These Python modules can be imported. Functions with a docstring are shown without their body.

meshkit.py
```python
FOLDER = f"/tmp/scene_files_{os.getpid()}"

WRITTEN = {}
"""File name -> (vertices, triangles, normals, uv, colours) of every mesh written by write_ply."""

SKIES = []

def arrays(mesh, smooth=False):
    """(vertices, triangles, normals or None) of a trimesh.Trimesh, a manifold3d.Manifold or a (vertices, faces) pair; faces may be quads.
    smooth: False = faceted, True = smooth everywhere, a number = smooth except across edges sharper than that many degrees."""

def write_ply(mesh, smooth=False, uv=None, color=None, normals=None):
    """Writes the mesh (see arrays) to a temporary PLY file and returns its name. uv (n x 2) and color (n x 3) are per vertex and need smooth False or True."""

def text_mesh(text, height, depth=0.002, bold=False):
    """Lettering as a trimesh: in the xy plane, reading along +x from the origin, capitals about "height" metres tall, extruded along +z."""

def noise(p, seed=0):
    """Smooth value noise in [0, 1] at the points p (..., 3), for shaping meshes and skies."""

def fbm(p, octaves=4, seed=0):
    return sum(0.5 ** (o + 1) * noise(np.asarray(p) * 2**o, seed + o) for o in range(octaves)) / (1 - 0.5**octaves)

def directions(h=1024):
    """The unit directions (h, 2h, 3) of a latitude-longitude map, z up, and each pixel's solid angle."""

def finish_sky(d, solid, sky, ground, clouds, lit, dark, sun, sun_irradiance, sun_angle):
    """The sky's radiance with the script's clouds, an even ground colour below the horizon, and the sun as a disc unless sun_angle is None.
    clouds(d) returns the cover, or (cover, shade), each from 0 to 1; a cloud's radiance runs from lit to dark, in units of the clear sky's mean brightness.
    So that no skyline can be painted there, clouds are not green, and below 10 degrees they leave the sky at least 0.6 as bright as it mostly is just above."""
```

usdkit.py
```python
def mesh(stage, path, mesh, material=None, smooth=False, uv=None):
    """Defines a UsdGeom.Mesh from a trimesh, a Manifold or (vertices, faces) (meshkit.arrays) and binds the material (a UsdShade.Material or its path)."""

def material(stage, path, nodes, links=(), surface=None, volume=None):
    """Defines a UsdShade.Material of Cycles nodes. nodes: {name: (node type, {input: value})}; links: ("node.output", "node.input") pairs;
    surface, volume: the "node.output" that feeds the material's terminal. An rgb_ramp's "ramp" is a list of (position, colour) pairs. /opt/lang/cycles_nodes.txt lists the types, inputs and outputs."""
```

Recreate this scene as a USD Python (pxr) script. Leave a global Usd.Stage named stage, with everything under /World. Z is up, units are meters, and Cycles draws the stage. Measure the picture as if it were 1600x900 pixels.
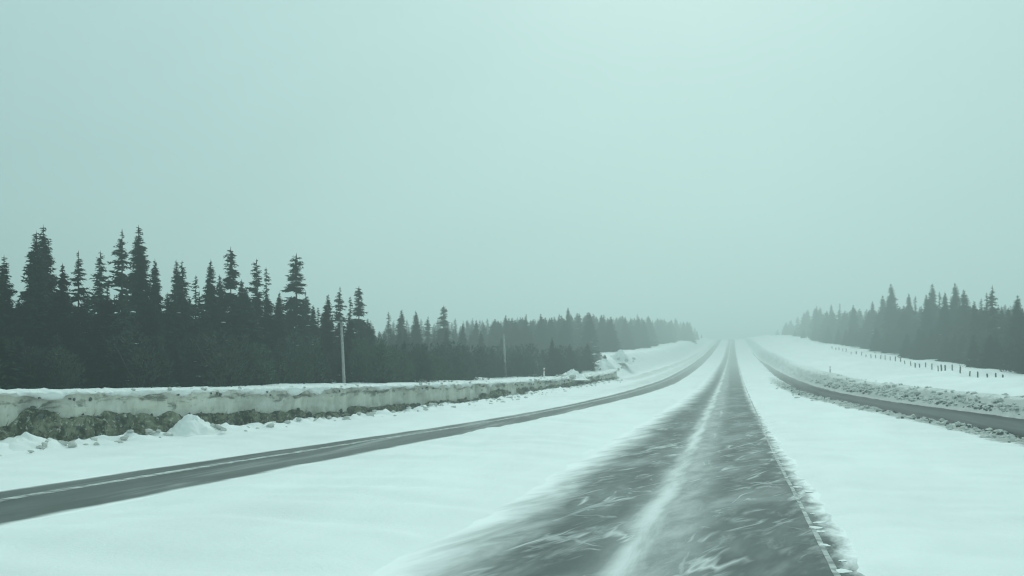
import math, random
import numpy as np, trimesh
import usdkit, meshkit
from meshkit import noise, fbm
from pxr import Usd, UsdGeom, UsdLux, UsdShade, Sdf, Gf, Vt
from scipy.interpolate import PchipInterpolator

stage = Usd.Stage.CreateInMemory()
UsdGeom.SetStageUpAxis(stage, 'Z')
UsdGeom.SetStageMetersPerUnit(stage, 1.0)
UsdGeom.Xform.Define(stage, '/World')
UsdGeom.Scope.Define(stage, '/World/Looks')

# ------------------------------------------------------------------ camera
FPX, EYE = 1300.0, 3.2                       # focal length in pixels of the 1600 wide photograph, eye height in metres
YAW = math.atan(345 / FPX)                   # the road runs along +y, the camera looks a little to its left
LEVEL = 585.0                                # the row of the true horizon
cam = UsdGeom.Camera.Define(stage, '/World/Camera')
cam.CreateHorizontalApertureAttr(36.0)
cam.CreateFocalLengthAttr(36.0 * FPX / 1600)
cam.CreateVerticalApertureOffsetAttr(36.0 / 1600 * (LEVEL - 450))
cam.CreateClippingRangeAttr(Gf.Vec2f(0.1, 6000))
cam.CreateExposureAttr(0.44)
cam.CreateFStopAttr(1.3); cam.CreateFocusDistanceAttr(17.0)      # a soft phone video: far things a little blurred
cam.AddTranslateOp().Set(Gf.Vec3d(0, 0, EYE))
cam.AddRotateXYZOp().Set(Gf.Vec3f(90, 0, math.degrees(YAW)))

# ------------------------------------------------------------------ node helper
class Nodes:
    def __init__(self): self.n, self.l = {}, []
    def __call__(self, kind, out=None, **inp):
        name = f'n{len(self.n)}'
        vals = {}
        for k, v in inp.items():
            if isinstance(v, str) and '.' in v and v.split('.')[0] in self.n: self.l.append((v, f'{name}.{k}'))
            else: vals[k] = v
        self.n[name] = (kind, vals)
        return f'{name}.{out}' if out else name
    def math(self, op, a, b=0.5, c=0.0, clamp=False):
        return self('math', 'value', math_type=op, value1=a, value2=b, value3=c, use_clamp=clamp)
    def ramp01(self, v, a, b, lo=0.0, hi=1.0):
        return self('map_range', 'result', range_type='smoothstep', value=v, from_min=a, from_max=b, to_min=lo, to_max=hi, clamp=True)
    def mix(self, f, a, b):
        return self('mix', 'color', mix_type='mix', fac=f, color1=a, color2=b)
    def noise(self, vec, scale, detail=3, rough=0.5, dist=0.0):
        return self('noise_texture', 'fac', vector=vec, scale=scale, detail=detail, roughness=rough, distortion=dist)
    def pos(self): return self('geometry', 'position')
    def mapped(self, vec, rot=(0, 0, 0), scale=(1, 1, 1), loc=(0, 0, 0)):
        return self('mapping', 'vector', mapping_type='point', vector=vec, rotation=rot, scale=scale, location=loc)
    def aniso(self, vec, rot, scale):      # turned first, stretched after
        return self.mapped(self.mapped(vec, rot=(0, 0, rot)), scale=(scale[0], scale[1], 1))
    def done(self, name, surface=None, volume=None):
        return usdkit.material(stage, '/World/Looks/' + name, self.n, self.l, surface=surface, volume=volume)

# ------------------------------------------------------------------ sky: snow-laden overcast, teal grey as the photograph's white balance has it
SUN_AZ, SUN_EL = math.radians(-3.0), math.radians(40.0)      # azimuth from +y towards +x
sun_dir = np.array([math.sin(SUN_AZ) * math.cos(SUN_EL), math.cos(SUN_AZ) * math.cos(SUN_EL), math.sin(SUN_EL)])
SKY_STRENGTH = 0.10
g = Nodes()
sky = g('sky_texture', 'color', sky_type='single_scattering', sun_disc=False, sun_elevation=SUN_EL, sun_rotation=SUN_AZ, air_density=1.0, aerosol_density=4.0)
d = g('texture_coordinate', 'generated')
up = g('separate_xyz'); g.l.append((d, f'{up}.vector'))
lift = g.math('maximum', f'{up}.z', 0.0)
n1 = g.noise(g.mapped(d, scale=(1.0, 1.0, 1.8)), 1.6, 4, 0.55, 0.4)
glow = g('vector_math', 'value', math_type='dot_product', vector1=d, vector2=tuple(sun_dir))
glow = g.ramp01(glow, 0.25, 1.0, 0.0, 1.0)
b = g.math('multiply_add', g.math('power', lift, 2.0), 0.34, 0.61)
b = g.math('multiply_add', glow, 0.08, b)
b = g.math('multiply_add', g.math('subtract', n1, 0.5), 0.22, b)
cloud = g('vector_math', 'vector', math_type='scale', vector1=(4.05, 6.2, 6.05), scale=b)
col = g.mix(0.95, sky, cloud)
bg = g('background_shader', 'background', color=col, strength=SKY_STRENGTH)
sky_mat = g.done('overcast_sky', surface=bg)
dome = UsdLux.DomeLight.Define(stage, '/World/sky')
UsdShade.MaterialBindingAPI.Apply(dome.GetPrim()).Bind(sky_mat)
dome.GetPrim().SetCustomDataByKey('kind', 'structure')
sun = UsdLux.DistantLight.Define(stage, '/World/sun')
sun.CreateIntensityAttr(0.40); sun.CreateAngleAttr(25.0); sun.CreateNormalizeAttr(True)
sun.CreateColorAttr(Gf.Vec3f(0.84, 1.0, 0.96))
sun.AddRotateXYZOp().Set(Gf.Vec3f(90 - math.degrees(SUN_EL) , 0, 180 - math.degrees(SUN_AZ)))
HAZE_DENSITY = 0.0028

# ------------------------------------------------------------------ scene tree helpers
used = {}
def numbered(name):
    k = used.get(name, -1) + 1; used[name] = k
    return name if k == 0 else f'{name}_{k:03d}'
def put(name, mesh, mat, parent=None, smooth=False):
    base = str(parent.GetPath()) if parent is not None else '/World'
    path = numbered(base + '/' + name)
    return usdkit.mesh(stage, path, mesh, mat, smooth=smooth).GetPrim()
def tag(p, label=None, category=None, group=None, kind=None):
    for k, v in (('label', label), ('category', category), ('group', group), ('kind', kind)):
        if v: p.SetCustomDataByKey(k, v)
    return p
def thing(name, label, category, loc=(0, 0, 0), rz=0.0, scale=None, group=None, rx=0.0):
    x = UsdGeom.Xform.Define(stage, numbered('/World/' + name))
    x.AddTranslateOp().Set(Gf.Vec3d(*map(float, loc)))
    x.AddRotateXYZOp().Set(Gf.Vec3f(float(rx), 0, float(rz)))
    if scale is not None: x.AddScaleOp().Set(Gf.Vec3f(*map(float, scale)))
    return tag(x.GetPrim(), label, category, group)
def primvar(prim, name, values):
    UsdGeom.PrimvarsAPI(prim).CreatePrimvar(name, Sdf.ValueTypeNames.FloatArray, 'vertex').Set(Vt.FloatArray.FromNumpy(np.asarray(values, np.float32)))
def grid_faces(r, c):
    i, j = np.meshgrid(np.arange(r - 1), np.arange(c - 1), indexing='ij')
    a = i * c + j
    return np.stack([a, a + 1, a + c + 1, a + c], -1).reshape(-1, 4)

# ------------------------------------------------------------------ lie of the land: x across the road, y along it
def curve(*pts):
    x, y = zip(*pts); P = PchipInterpolator(x, y, extrapolate=False); lo, hi, a, b = x[0], x[-1], y[0], y[-1]
    return lambda s: np.where(np.asarray(s) < lo, a, np.where(np.asarray(s) > hi, b, np.nan_to_num(P(np.clip(s, lo, hi)))))
grade = curve((-300, 0), (30, 0), (61, .5), (122, 1.8), (200, 4.3), (343, 10.0), (480, 17.5), (613, 25.2), (700, 30.6), (790, 35.2), (860, 36.6), (1000, 34), (1600, 20))
main_l = curve((0, -5.4), (36, -5.5), (64, -4.9), (111, -4.45), (900, -4.4))
main_r = curve((0, 2.3), (40, 2.0), (90, 1.65), (900, 1.6))
left_n = curve((0, -15.0), (14, -14.8), (33, -14.2), (46, -12.6), (58, -11.3), (74, -10.1), (95, -8.8), (133, -8.0), (250, -8.4), (325, -9.0), (900, -9.0))
left_f = curve((0, -19.8), (20, -19.4), (35, -18.3), (46, -16.3), (57, -14.6), (72, -13.3), (104, -12.1), (150, -11.5), (250, -12), (325, -12.6), (900, -12.6))
side_n = curve((0, 18.0), (30, 15.0), (44, 13.2), (50, 12.4), (59, 11), (78, 9.0), (92, 7.7), (119, 7.2), (180, 7.4), (268, 8.3), (353, 8.7), (900, 8.7))
side_f = curve((0, 28), (30, 22.3), (59, 17.6), (69, 15.7), (78, 13.9), (88, 12.5), (103, 11.2), (168, 10.0), (268, 9.6), (353, 9.2), (900, 9.0))
bank_t = curve((-40, -33), (0, -32), (28, -30.2), (34, -29), (40, -27.4), (50, -24.7), (62, -22.7), (90, -21.2), (122, -19.3), (168, -18), (300, -17.5), (900, -17))
bank_h = curve((-40, 2.6), (28, 2.5), (52, 2.15), (90, 1.55), (122, 1.4), (135, 1.6), (150, 2.8), (168, 3.7), (300, 4.3), (450, 4.6), (600, 3.5), (800, 2.0))
bank_w = curve((-40, .8), (128, .8), (150, 6), (900, 9))
right_h = curve((-40, 1.5), (75, 1.5), (96, 1.5), (146, 2.1), (190, 3.0), (250, 4.2), (313, 4.9), (463, 6.0), (600, 5.5), (750, 2.5), (900, 1.0))
def smooth(x): x = np.clip(x, 0, 1); return x * x * (3 - 2 * x)
def P3(x, y, k=1.0, z=0.0): return np.stack(np.broadcast_arrays(np.asarray(x) * k, np.asarray(y) * k, z), -1)

def base_z(x, y):
    """snow surface without the roads cut into it"""
    z = grade(y)
    u = smooth((bank_t(y) - x) / bank_w(y))
    z = z + u * (bank_h(y) - 0.12)
    far = smooth((side_f(y) - x) / -4.2 - 0.02)
    crest = np.minimum(1.0, 0.55 + 0.45 * smooth((y - 80) / 60))
    z = z + right_h(y) * (0.62 * smooth((x - side_f(y)) / 3.2) + 0.38 * smooth((x - side_f(y) - 2.5) / 13.0))
    out = np.maximum(np.abs(x) - 45, 0)
    z = z + 0.012 * out * smooth((y - 30) / 120)
    return z
def ground(x, y):
    x, y = np.asarray(x, float), np.asarray(y, float)
    z = base_z(x, y)
    rag = (fbm(P3(x, y, 0.55), 4, 3) - 0.5) * 1.1 + (fbm(P3(x, y, 2.2), 3, 4) - 0.5) * 0.35
    def cut(a, b, w):        # -1 on the road, +1 well outside
        dd = np.maximum(a - x, x - b)
        return smooth((dd + rag * w) / 0.9 * 0.5 + 0.5)
    m = np.minimum(np.minimum(cut(main_l(y) , main_r(y), 0.55), cut(left_f(y), left_n(y), 0.3)), np.where(y < 420, cut(side_n(y), side_f(y), 0.5), 1))
    z = z - 0.10 + 0.22 * m
    soft = smooth((m - .5) * 2)
    drift = (fbm(P3(x * .35, y * .12), 4, 7) - 0.5) * 0.35 + (noise(P3(x * 1.1, y * .33), 9) - 0.5) * 0.07
    drift = drift + (fbm(P3(x * .16 + y * .03, y * .75), 3, 17) - 0.5) * 0.20
    z = z + soft * drift * np.clip(1 - 0.0 * y, 0.3, 1)
    # rough ploughed edges: along the side road, and at the foot of the bank
    sn = np.exp(-((x - side_n(y) + 1.0) / 1.0) ** 2) * (y < 260)
    sf = np.exp(-np.maximum(0, np.abs(x - side_f(y) - 1.6) - 0.7) ** 2 / 0.8) * (y < 300)
    bf = np.exp(-((x - bank_t(y) - 1.5) / 0.8) ** 2) * (y < 135)
    lump = np.abs(fbm(P3(x, y, 1.5), 3, 21) - 0.5) * 2
    z = z + (sn * 0.30 + sf * 0.42 + bf * 0.55) * lump + bf * 0.10
    fld = smooth((x - side_f(y) - 4) / 4) + smooth((bank_t(y) - 3 - x) / 4)
    z = z + fld * (fbm(P3(x, y, .13), 4, 13) - .5) * 0.9
    return z
def gz(x, y): return float(ground(np.array([x]), np.array([y]))[0])
def grade1(y): return float(grade(np.array([y]))[0])

# where a pixel of the photograph's layout points to, used only to measure places on the ground
CA, SA = math.cos(YAW), math.sin(YAW)
def px_of(x, y): return 800 + FPX * (x * CA + y * SA) / (-x * SA + y * CA)
def depth_of(x, y): return -x * SA + y * CA
def z_at(py, x, y): return EYE + (LEVEL - py) / FPX * depth_of(x, y)
def along(line, px, lo=12.0, hi=900.0):
    s = np.geomspace(lo, hi, 4000); x = line(s); p = px_of(x, s)
    ok = depth_of(x, s) > 3
    i = np.argmin(np.where(ok, np.abs(p - px), 1e9))
    return float(x[i]), float(s[i])

# ------------------------------------------------------------------ materials
def snow_material(name, albedo, dirt=False):
    g = Nodes(); p = g.pos()
    big = g.noise(g.mapped(p, scale=(.25, .07, .25)), 1.0, 4, .55)
    fine = g.noise(p, 9.0, 5, .65)
    a = np.array(albedo)
    c = g.mix(g.ramp01(big, .3, .7), tuple(a * .93), tuple(a))
    h = g.math('multiply_add', fine, .35, g.noise(g.mapped(p, scale=(1.4, .5, 1.4)), 1.0, 4, .5))
    if dirt:
        dm = g('attribute', 'fac', attribute='dirt')
        dn = g.noise(p, 3.2, 5, .68, .6)
        dn2 = g.noise(p, .7, 3, .5)
        m = g.ramp01(g.math('add', g.math('multiply', dm, 1.15), g.math('multiply_add', dn, 1.3, g.math('multiply', dn2, .3))), 1.0, 1.55)
        m = g.math('multiply', m, g.ramp01(dm, 0.02, .25))
        dc = g.mix(g.noise(p, 6, 3), (.14, .15, .135), (.50, .51, .48))
        c = g.mix(g.math('multiply', m, .92), c, dc)
    if dirt:
        sl = g('attribute', 'fac', attribute='slush')
        sn_ = g.noise(g.mapped(p, scale=(.9, .22, .9)), 1.0, 5, .62, .3)
        c = g.mix(g.math('multiply', sl, g.ramp01(sn_, .22, .72, .45, 1.0)), c, (.36, .39, .375))
    bp = g('bump', 'normal', height=h, strength=.35, distance=.12)
    s = g('principled_bsdf', 'BSDF', base_color=c, roughness=.7, specular_ior_level=.25, normal=bp, diffuse_roughness=.3)
    return g.done(name, s)
SNOW = snow_material('snow', (.89, .90, .90), True)
SNOW_PILE = snow_material('piled_snow', (.87, .88, .87))

def plain(name, c, rough=.8, var=.35, scale=4.0, bump=.3, dist=.05, objvar=0.0, spec=.3):
    g = Nodes(); p = g.pos(); a = np.array(c)
    n = g.noise(p, scale, 5, .62)
    col = g.mix(g.ramp01(n, .25, .75), tuple(a * (1 - var)), tuple(np.minimum(a * (1 + var), .9)))
    if objvar:
        r = g('object_info', 'random')
        col = g('hsv', 'color', hue=.5, saturation=1.0, value=g.math('multiply_add', r, objvar * 2, 1 - objvar), fac=1.0, color=col)
    bp = g('bump', 'normal', height=n, strength=bump, distance=dist)
    return g.done(name, g('principled_bsdf', 'BSDF', base_color=col, roughness=rough, normal=bp, specular_ior_level=spec))

# main road: frost-grey asphalt, blown powder in wisps, a ridge of powder between the lanes
def road_material(name, main=True):
    g = Nodes(); p = g.pos()
    e = g('separate_xyz'); g.l.append((p, f'{e}.vector'))
    fine = g.noise(p, 22.0, 4, .7)
    patch = g.noise(g.mapped(p, scale=(.55, .16, 1)), 1.0, 5, .6, .5)
    asphalt = g.mix(g.ramp01(patch, .3, .72), (.052, .074, .070) if main else (.080, .096, .088), (.115, .145, .14) if main else (.14, .16, .15))
    asphalt = g.mix(g.math('multiply', fine, .35), asphalt, (.06, .062, .06))
    edge = g('attribute', 'fac', attribute='edge')       # metres inside the road's edge
    rag = g.noise(g.aniso(p, .32, (1.1, .28)), 1.0, 4, .58, .4)
    if main:
        # wisps of powder lying a little across the road, each bright at its head and fading along the wind
        def wisp(rot, sc, seed, thin, lo, hi, msc):
            w = g.noise(g.mapped(g.aniso(p, rot, sc), loc=(seed, seed * 1.7, 0)), 1.0, 3, .55, .35)
            r_ = g.math('subtract', 1.0, g.math('multiply', g.math('absolute', g.math('subtract', w, .5)), thin), clamp=True)
            m_ = g.ramp01(g.noise(g.mapped(g.aniso(p, rot, msc), loc=(seed * 3.1, seed, 0)), 1.0, 2, .5), lo, hi)
            return g.math('multiply', g.math('power', r_, 1.4), m_)
        w1 = wisp(.30, (1.1, .17), 3.0, 17.0, .46, .66, (.8, .3))
        w2 = wisp(.48, (1.8, .36), 11.0, 15.0, .50, .68, (1.2, .45))
        w3 = wisp(-.7, (1.0, .6), 23.0, 18.0, .53, .68, (.8, .45))
        wisps = g.math('maximum', g.math('multiply', w1, .62), g.math('maximum', g.math('multiply', w2, .34), g.math('multiply', w3, .36)))
        smear = g.ramp01(g.noise(g.aniso(p, .3, (.7, .16)), 1.0, 4, .6, .4), .44, .80, 0, .28)
        smudge = g.noise(g.aniso(p, .22, (1.4, .4)), 1.0, 5, .66, .3)
        x = g.math('multiply_add', g.math('subtract', rag, .5), .75, f'{e}.x')
        mid = g.math('absolute', g.math('add', x, 1.72))
        brk = g.noise(g.aniso(p, .05, (1.6, .16)), 1.0, 5, .65, .3)
        lane = g.math('multiply', g.ramp01(mid, .0, .62, .76, 0), g.ramp01(brk, .30, .62, .50, 1.0))
        mid2 = g.math('absolute', g.math('add', x, .78))
        lane2 = g.math('multiply', g.ramp01(mid2, .0, .26, .50, 0), g.ramp01(brk, .38, .66))
        between = g.math('multiply', g.ramp01(g.math('absolute', g.math('add', x, 1.35)), .1, 1.4, .46, 0), g.ramp01(smudge, .3, .7, .45, 1.0))
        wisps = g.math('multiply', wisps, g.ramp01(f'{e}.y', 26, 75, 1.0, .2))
        snow = g.math('maximum', wisps, g.math('maximum', lane, g.math('maximum', lane2, between)))
        snow = g.math('maximum', snow, smear)
        snow = g.math('maximum', snow, g.math('multiply', g.ramp01(smudge, .50, .82, 0, .36), g.ramp01(f'{e}.y', 30, 90, 1.0, .4)))
        leftnear = g.ramp01(g.math('multiply_add', g.math('subtract', rag, .5), 2.2, edge), -.05, 2.0, 1.0, 0)
        rag2 = g.noise(g.aniso(p, .2, (2.2, .8)), 1.0, 4, .6, .4)
        rightnear = g.ramp01(g.math('multiply_add', g.math('subtract', rag2, .5), 1.2, edge), -.12, .62, 1.0, 0)
        near = g.mix(g.ramp01(f'{e}.x', -1.6, -.6), leftnear, rightnear)
    else:
        snow = g.ramp01(g.noise(g.mapped(p, rot=(0, 0, .1), scale=(.9, .08, 1)), 1.0, 4, .6, .4), .5, .8, 0, .35)
        near = g.ramp01(g.math('multiply_add', g.math('subtract', rag, .5), .6, edge), .0, .4, 1.0, 0)
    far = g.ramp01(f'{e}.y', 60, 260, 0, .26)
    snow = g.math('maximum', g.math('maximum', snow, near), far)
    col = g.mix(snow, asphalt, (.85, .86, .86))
    h = g.math('multiply_add', snow, .8, g.math('multiply', fine, .25))
    bp = g('bump', 'normal', height=h, strength=.3, distance=.03)
    return g.done(name, g('principled_bsdf', 'BSDF', base_color=col, roughness=.75, normal=bp, specular_ior_level=.2))
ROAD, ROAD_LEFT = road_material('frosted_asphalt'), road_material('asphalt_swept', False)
g = Nodes(); p = g.pos()
edge = g('attribute', 'fac', attribute='edge')
streak = g.noise(g.mapped(p, rot=(0, 0, -.17), scale=(1.6, .07, 1)), 1.0, 5, .62, .3)
c = g.mix(g.ramp01(streak, .35, .68), (.045, .055, .052), (.115, .13, .125))
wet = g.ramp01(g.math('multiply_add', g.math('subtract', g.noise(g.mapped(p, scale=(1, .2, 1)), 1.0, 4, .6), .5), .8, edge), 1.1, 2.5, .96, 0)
c = g.mix(wet, c, (.022, .026, .024))  # asphalt colour goes darker in a ragged band along both edges
e = g('separate_xyz'); g.l.append((p, f'{e}.vector'))
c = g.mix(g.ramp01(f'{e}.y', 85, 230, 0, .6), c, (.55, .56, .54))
bp = g('bump', 'normal', height=g.noise(p, 18, 4, .7), strength=.25, distance=.03)
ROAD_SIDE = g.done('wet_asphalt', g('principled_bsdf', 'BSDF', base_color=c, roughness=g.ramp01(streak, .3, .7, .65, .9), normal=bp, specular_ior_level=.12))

LINE = plain('worn_line_paint', (.36, .38, .37), .8, .7, 2.5)
BANK_CAP = SNOW_PILE
g = Nodes(); p = g.pos()
v1 = g.noise(g.mapped(p, scale=(.9, .9, .18)), 1.0, 5, .6, .3)
v2 = g.noise(g.mapped(p, scale=(.35, .35, 2.2)), 1.0, 4, .6)
c = g.mix(g.ramp01(v1, .3, .7), (.42, .41, .35), (.74, .72, .63))
c = g.mix(g.ramp01(v2, .35, .75, 0, .5), c, (.70, .72, .70))
sp = g.noise(p, 3.0, 5, .7)
down = g('attribute', 'fac', attribute='down')
dn = g.noise(g.mapped(p, scale=(.8, .8, 2.2)), 1.0, 5, .65, .4)
soil = g.ramp01(g.math('multiply_add', g.math('subtract', dn, .5), 1.1, g.math('absolute', g.math('subtract', down, .15))), -.10, .07, .85, 0)
c = g.mix(soil, c, (.12, .125, .10))
c = g.mix(g.ramp01(sp, .60, .72, 0, .6), c, (.20, .20, .17))
bp = g('bump', 'normal', height=g.math('multiply_add', sp, .5, v1), strength=.5, distance=.15)
BANK_FACE = g.done('cut_snow_face', g('principled_bsdf', 'BSDF', base_color=c, roughness=.7, normal=bp, specular_ior_level=.3))
g = Nodes(); p = g.pos()
v1 = g.noise(p, 1.6, 6, .68, .5)
v2 = g.noise(p, 5.0, 4, .65)
c = g.mix(g.ramp01(v1, .38, .62), (.05, .056, .04), (.25, .255, .18))
c = g.mix(g.ramp01(v2, .55, .67, 0, .8), c, (.56, .56, .50))
bp = g('bump', 'normal', height=g.math('multiply_add', v2, .5, v1), strength=.8, distance=.2)
BANK_DIRT = g.done('dirty_bank_base', g('principled_bsdf', 'BSDF', base_color=c, roughness=.85, normal=bp, specular_ior_level=.2))
def island_material(name, dark, light, split):
    g = Nodes(); p = g.pos()
    r = g('geometry', 'random_per_island')
    c = g.mix(g.ramp01(r, split - .15, split + .15), dark, light)
    c = g.mix(g.math('multiply', g.noise(p, 8, 4, .6), .25), c, tuple(np.array(dark) * .8))
    return g.done(name, g('principled_bsdf', 'BSDF', base_color=c, roughness=.85, specular_ior_level=.2))
CLOD = island_material('dirty_clods', (.10, .11, .10), (.76, .77, .75), .38)
CLOD_WHITE = island_material('snow_lumps', (.55, .55, .52), (.84, .85, .84), .22)
BARK = plain('spruce_bark', (.09, .08, .065), .9, .4, 9.0)
def needle_material(name, c, frost=.25, fc=(.40, .42, .41)):
    g = Nodes(); p = g.pos(); a = np.array(c)
    r = g('object_info', 'random'); ri = g('geometry', 'random_per_island')
    n = g.noise(p, 1.3, 3, .6)
    col = g.mix(n, tuple(a * .6), tuple(a * 1.5))
    col = g('hsv', 'color', hue=.5, saturation=g.math('multiply_add', r, .4, .7), value=g.math('multiply_add', r, 1.1, .5), fac=1.0, color=col)
    fm = g.math('multiply', g.ramp01(ri, 1 - frost, 1.0), .75)
    col = g.mix(fm, col, fc)
    d = g('principled_bsdf', 'BSDF', base_color=col, roughness=.75, specular_ior_level=.2)
    t = g('translucent_bsdf', 'BSDF', color=col)
    return g.done(name, g('mix_closure', 'closure', fac=.15, closure1=d, closure2=t))
NEEDLE = needle_material('spruce_needles', (.012, .028, .020), .13, (.20, .24, .22))
NEEDLE_GREY = needle_material('frosted_needles', (.028, .046, .036), .22, (.30, .34, .32))
GRASS = island_material('dead_grass', (.07, .08, .045), (.30, .29, .20), .55)
TWIG = needle_material('shrub_twigs', (.034, .054, .04), .10, (.16, .19, .17))
POLE_WOOD = plain('weathered_pole_wood', (.33, .33, .31), .85, .25, 6.0)
POST_WOOD = plain('dark_post_wood', (.055, .06, .055), .9, .3, 8.0)
GLASSY = plain('grey_porcelain', (.30, .31, .30), .4, .1, 8.0)
MARK_WHITE = plain('white_marker_paint', (.75, .72, .70), .6, .1, 6.0)
MARK_RED = plain('red_marker_paint', (.45, .12, .10), .6, .1, 6.0)

# ------------------------------------------------------------------ ground sheet
xs = np.unique(np.concatenate([-np.geomspace(36, 900, 46)[::-1], np.arange(-36, -24, .25), np.arange(-24, 24, .2), np.arange(24, 40, .4), np.geomspace(40, 900, 46)]))
ys = np.unique(np.concatenate([np.linspace(-250, 4, 30), np.arange(4, 60, .3), np.arange(60, 140, .6), np.geomspace(140, 1000, 190), np.linspace(1000, 1500, 16)[1:]]))
X, Y = np.meshgrid(xs, ys)
Z = ground(X, Y)
gp = usdkit.mesh(stage, '/World/snow_ground', (np.stack([X, Y, Z], -1).reshape(-1, 3), grid_faces(*X.shape)), SNOW, smooth=True).GetPrim()
sn, sf = side_n(Y), side_f(Y)
dirt = np.exp(-np.maximum(0, np.abs(X - sn + .7) - .5) ** 2 / .7) * smooth((190 - Y) / 110) * .85
dirt = np.maximum(dirt, np.exp(-np.maximum(0, np.abs(X - sf - .9) - .7) ** 2 / .9) * smooth((220 - Y) / 120) * .8)
dirt = np.maximum(dirt, smooth((X - sf) / .6) * smooth((sf + 4.6 - X) / 1.2) * .36 * smooth((190 - Y) / 60))
dirt = np.maximum(dirt, np.exp(-((X - bank_t(Y) - .7) / .7) ** 2) * smooth((135 - Y) / 12) * .55)
dirt = np.maximum(dirt, smooth((X - bank_t(Y)) / .8) * smooth((bank_t(Y) + 5 - X) / 4) * smooth((Y - 140) / 25) * .30)
primvar(gp, 'dirt', dirt.ravel())
bt_, lf = bank_t(Y), left_f(Y)
slush = smooth((Y - 70) / 60) * smooth((lf + .3 - X) / .8) * smooth((X - lf + 3.0) / 1.6) * .5
slush = np.maximum(slush, smooth((Y - 125) / 25) * smooth((X - bt_) / .8) * smooth((bt_ + 4.5 - X) / 2.5) * .55 * smooth((480 - Y) / 120))
slush = np.maximum(slush, smooth((Y - 60) / 60) * smooth((X - sn) / 1.2) * smooth((sf + 3.4 - X) / 2.2) * .62 * smooth((430 - Y) / 160))
slush = np.maximum(slush, smooth((X - sf) / .8) * smooth((sf + 4.4 - X) / 1.6) * .42 * smooth((200 - Y) / 80))
primvar(gp, 'slush', slush.ravel())
tag(gp, 'smooth windblown snow covering the median, verges and fields', None, None, 'structure')

# ------------------------------------------------------------------ roads
def road(name, lo, hi, pad, y0, y1, mat, label, drop=0.0, cols=22):
    s = np.concatenate([np.arange(y0, 70, .7), np.geomspace(70, y1, 170)])
    u = np.linspace(0, 1, cols)
    a, b = lo(s)[:, None] - pad, hi(s)[:, None] + pad
    x = a + (b - a) * u
    yy = np.broadcast_to(s[:, None], x.shape)
    z = grade(yy) - drop + 0.02 * np.sin(np.pi * u)[None, :]
    z = z - 0.40 * np.clip((np.maximum(lo(s)[:, None] - x, x - hi(s)[:, None]) - .25 * pad) / (.75 * pad), 0, 1) ** 1.5     # the shoulders fall away under the snow
    pr = put(name, (np.stack([x, yy, z], -1).reshape(-1, 3), grid_faces(*x.shape)), mat, smooth=True)
    tag(pr, label, None, None, 'structure')
    primvar(pr, 'edge', np.minimum(x - lo(s)[:, None], hi(s)[:, None] - x).ravel())
    return pr
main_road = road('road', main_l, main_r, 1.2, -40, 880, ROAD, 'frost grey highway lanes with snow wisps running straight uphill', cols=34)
left_road = road('left_carriageway', left_f, left_n, .9, -40, 880, ROAD_LEFT, 'bare grey strip of the opposite carriageway beyond the snowy median')
side_road = road('side_road', side_n, side_f, .8, -20, 420, ROAD_SIDE, 'dark side road curving down on the right', drop=.03)
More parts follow.
